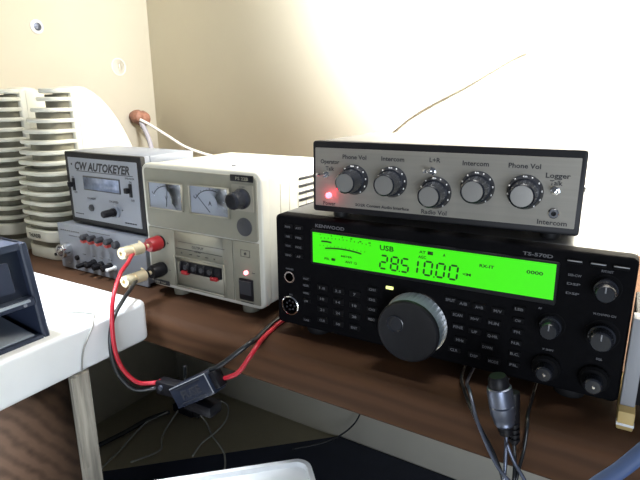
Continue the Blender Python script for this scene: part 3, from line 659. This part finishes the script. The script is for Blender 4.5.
# white stool at the bottom edge
wb = thing('step_stool', 'white plastic stool with rimmed rounded top at the bottom edge below the shelf', 'stool', (.043, -.018, GZ-.003), math.radians(43))
b = MB().prism(rrect(-.160, 0, -.170, 0, .014, 6), .338, .348, 'z', .003, 3)
b.build('seat', 'white', wb)
b = MB()
ro = rrect(-.1585, -.0015, -.1685, -.0015, .013, 6); ri = rrect(-.1545, -.0055, -.1645, -.0055, .0095, 6)
for i in range(len(ro)):
    j = (i+1) % len(ro); b.prism([ro[i], ro[j], ri[j], ri[i]], .347, .353, 'z')
b.build('seat_rim', 'white', wb)
for x in (-.145, -.015):
    for y in (-.155, -.015): MB().lathe([(.008, .0095), (.009, .30), (.009, .339)], (x, y, 0), (0, 0, 1), 16).build('leg', 'white', wb)

# ------------------------------------------------------------------ plug and cables in front of the transceiver
mp = thing('cable_plug', 'grey metal cylindrical cable plug hanging below the transceiver', 'plug', (.2035, -.0530, .0350), 0)
ax = Vector((.0075, .0005, -.0350))
MB().lathe([(.0050, -.004), (.0060, -.002), (.0065, .003), (.0060, .0045)], (0, 0, 0), ax, 24).build('boot', 'black', mp)
MB().lathe([(.0062, .0030), (.0074, .0038), (.0078, .0070), (.0078, .0150), (.0072, .0156), (.0078, .0162), (.0076, .0220), (.0068, .0240), (.0066, .0265), (.0060, .0268), (.0062, .0285), (.0052, .0300)], (0, 0, 0), ax, 36).build('barrel', 'steelblue', mp)
MB().lathe([(.0052, .0290), (.0050, .0310), (.0042, .0314), (.0048, .0330), (.0040, .0335), (.0040, .0360), (.0016, .0372)], (0, 0, 0), ax, 24).build('strain_relief', 'black', mp)
o = MB().lathe([(.0036, 0), (.0038, .002), (.0036, .020), (.0030, .021)]+[q for i in range(4) for q in ((.0036, .0215+i*.0035), (.0036, .0232+i*.0035), (.0026, .0234+i*.0035), (.0026, .0249+i*.0035))]+[(.0018, .0365)], (.2120, -.0450, .0260), (.10, -.02, -1), 18).build('jack_plug', 'black'); tag(o, 'slim black jack plug with ribbed boot behind the grey metal plug', 'plug')
gr = None
for lab, r_, m_, pts in (
    ('dark thin cable left of the grey plug, curving over the shelf edge', .0013, 'blackw', [(.165, .02, .0020), (.1690, -.005, .0035), (.1785, -.030, .0070), (.1860, -.044, .0060), (.1950, -.052, -.0020), (.2070, -.058, -.0160), (.2150, -.062, -.0350), (.2200, -.070, -.0800)]),
    ('grey thin cable left of the plug crossing under its tip', .0012, 'steelblue', [(.172, .02, .0020), (.1745, -.010, .0040), (.1830, -.038, .0150), (.1935, -.055, .0040), (.2090, -.066, -.0145), (.2230, -.070, -.0270), (.2350, -.075, -.0600)]),
    ('thin cable dropping from the small ribbed jack plug', .0012, 'blackw', [(.2155, -.0458, -.0100), (.2170, -.048, -.0180), (.2190, -.056, -.0300), (.2200, -.066, -.0600)]),
    ('pale cable running straight down from the grey plug tip', .0012, 'steelblue', [(.2113, -.0525, -.0015), (.2125, -.0560, -.0110), (.2140, -.0620, -.0280), (.2140, -.068, -.0700)]),
    ('grey cable slanting right from below the grey plug', .0012, 'steelblue', [(.2130, -.0585, -.0030), (.2190, -.061, -.0130), (.2300, -.066, -.0260), (.2480, -.078, -.0600)]),
    ('thin dark cable hanging right of the grey plug from under the transceiver', .0011, 'blackw', [(.2180, .0200, .0020), (.2190, -.005, .0030), (.2200, -.030, .0040), (.2215, -.0390, .0000), (.2215, -.0450, -.0150), (.2200, -.056, -.0320), (.2180, -.066, -.0700)])):
    o = MB().tube(pts, r_, 8).build('thin_cable', m_); tag(o, lab, 'cable')
bt = MB().tube([(.300, -.120, .0900), (.2840, -.120, .0660), (.2710, -.120, .0440), (.2620, -.120, .0310), (.2480, -.124, .0100), (.246, -.17, -.05), (.250, -.22, -.20), (.250, -.24, GZ+.010)], .0036, 14).build('thick_cable', 'tube')
tag(bt, 'thick pale blue cable crossing the bottom right corner', 'cable')
# small case right of the transceiver
sc = thing('small_case', 'pale edged black case on a wooden block at the right end of the transceiver', 'case', (.2712, -.004, 0), 0)
MB().box(.0015, .090, .004, .060, .0130, .0720, .001).build('case_body', 'black', sc)
MB().box(0, .0085, 0, .012, .0130, .0735, .0008).build('pale_trim', 'paleg', sc)
MB().box(.0085, .0125, .001, .005, .0560, .0650, .0005).build('side_button', 'ink', sc)
MB().box(-.0005, .0090, -.0080, .050, 0, .0130, .0010).build('wooden_block', 'wood2', sc)
MB().box(-.0008, .0093, -.0084, -.0030, .0030, .0048, .0003).build('white_strip', 'white', sc)

# ------------------------------------------------------------------ cables on the wall
o = MB().tube([(-.6040, .392, .166), (-.590, .405, .155), (-.560, .4230, .132), (-.520, .428, .112), (-.470, .436, .098), (-.400, .437, .090), (-.300, .436, .085), (-.200, .435, .090), (-.130, .4350, .115), (-.082, .4380, .152), (-.050, .4385, .177), (-.018, .4370, .196), (.041, .4355, .226), (.095, .4340, .257), (.120, .4330, .268)], .0030, 10).build('wall_cable', 'whitew')
tag(o, 'cream cable sagging along the back wall from the brown clip', 'cable')
o = MB().tube([(-.6080, .398, .160), (-.592, .396, .138), (-.570, .385, .110), (-.54, .36, .06), (-.50, .33, .004)], .0048, 10).build('grey_strap', 'lilac')
tag(o, 'grey lilac lead dropping behind the speakers from the brown clip', 'cable')
c_ = [o for o in bpy.data.objects if o.name.startswith('hanging_cable')][0]
tag(c_, 'thin dark cable hanging from under the shelf against the back wall', 'cable')
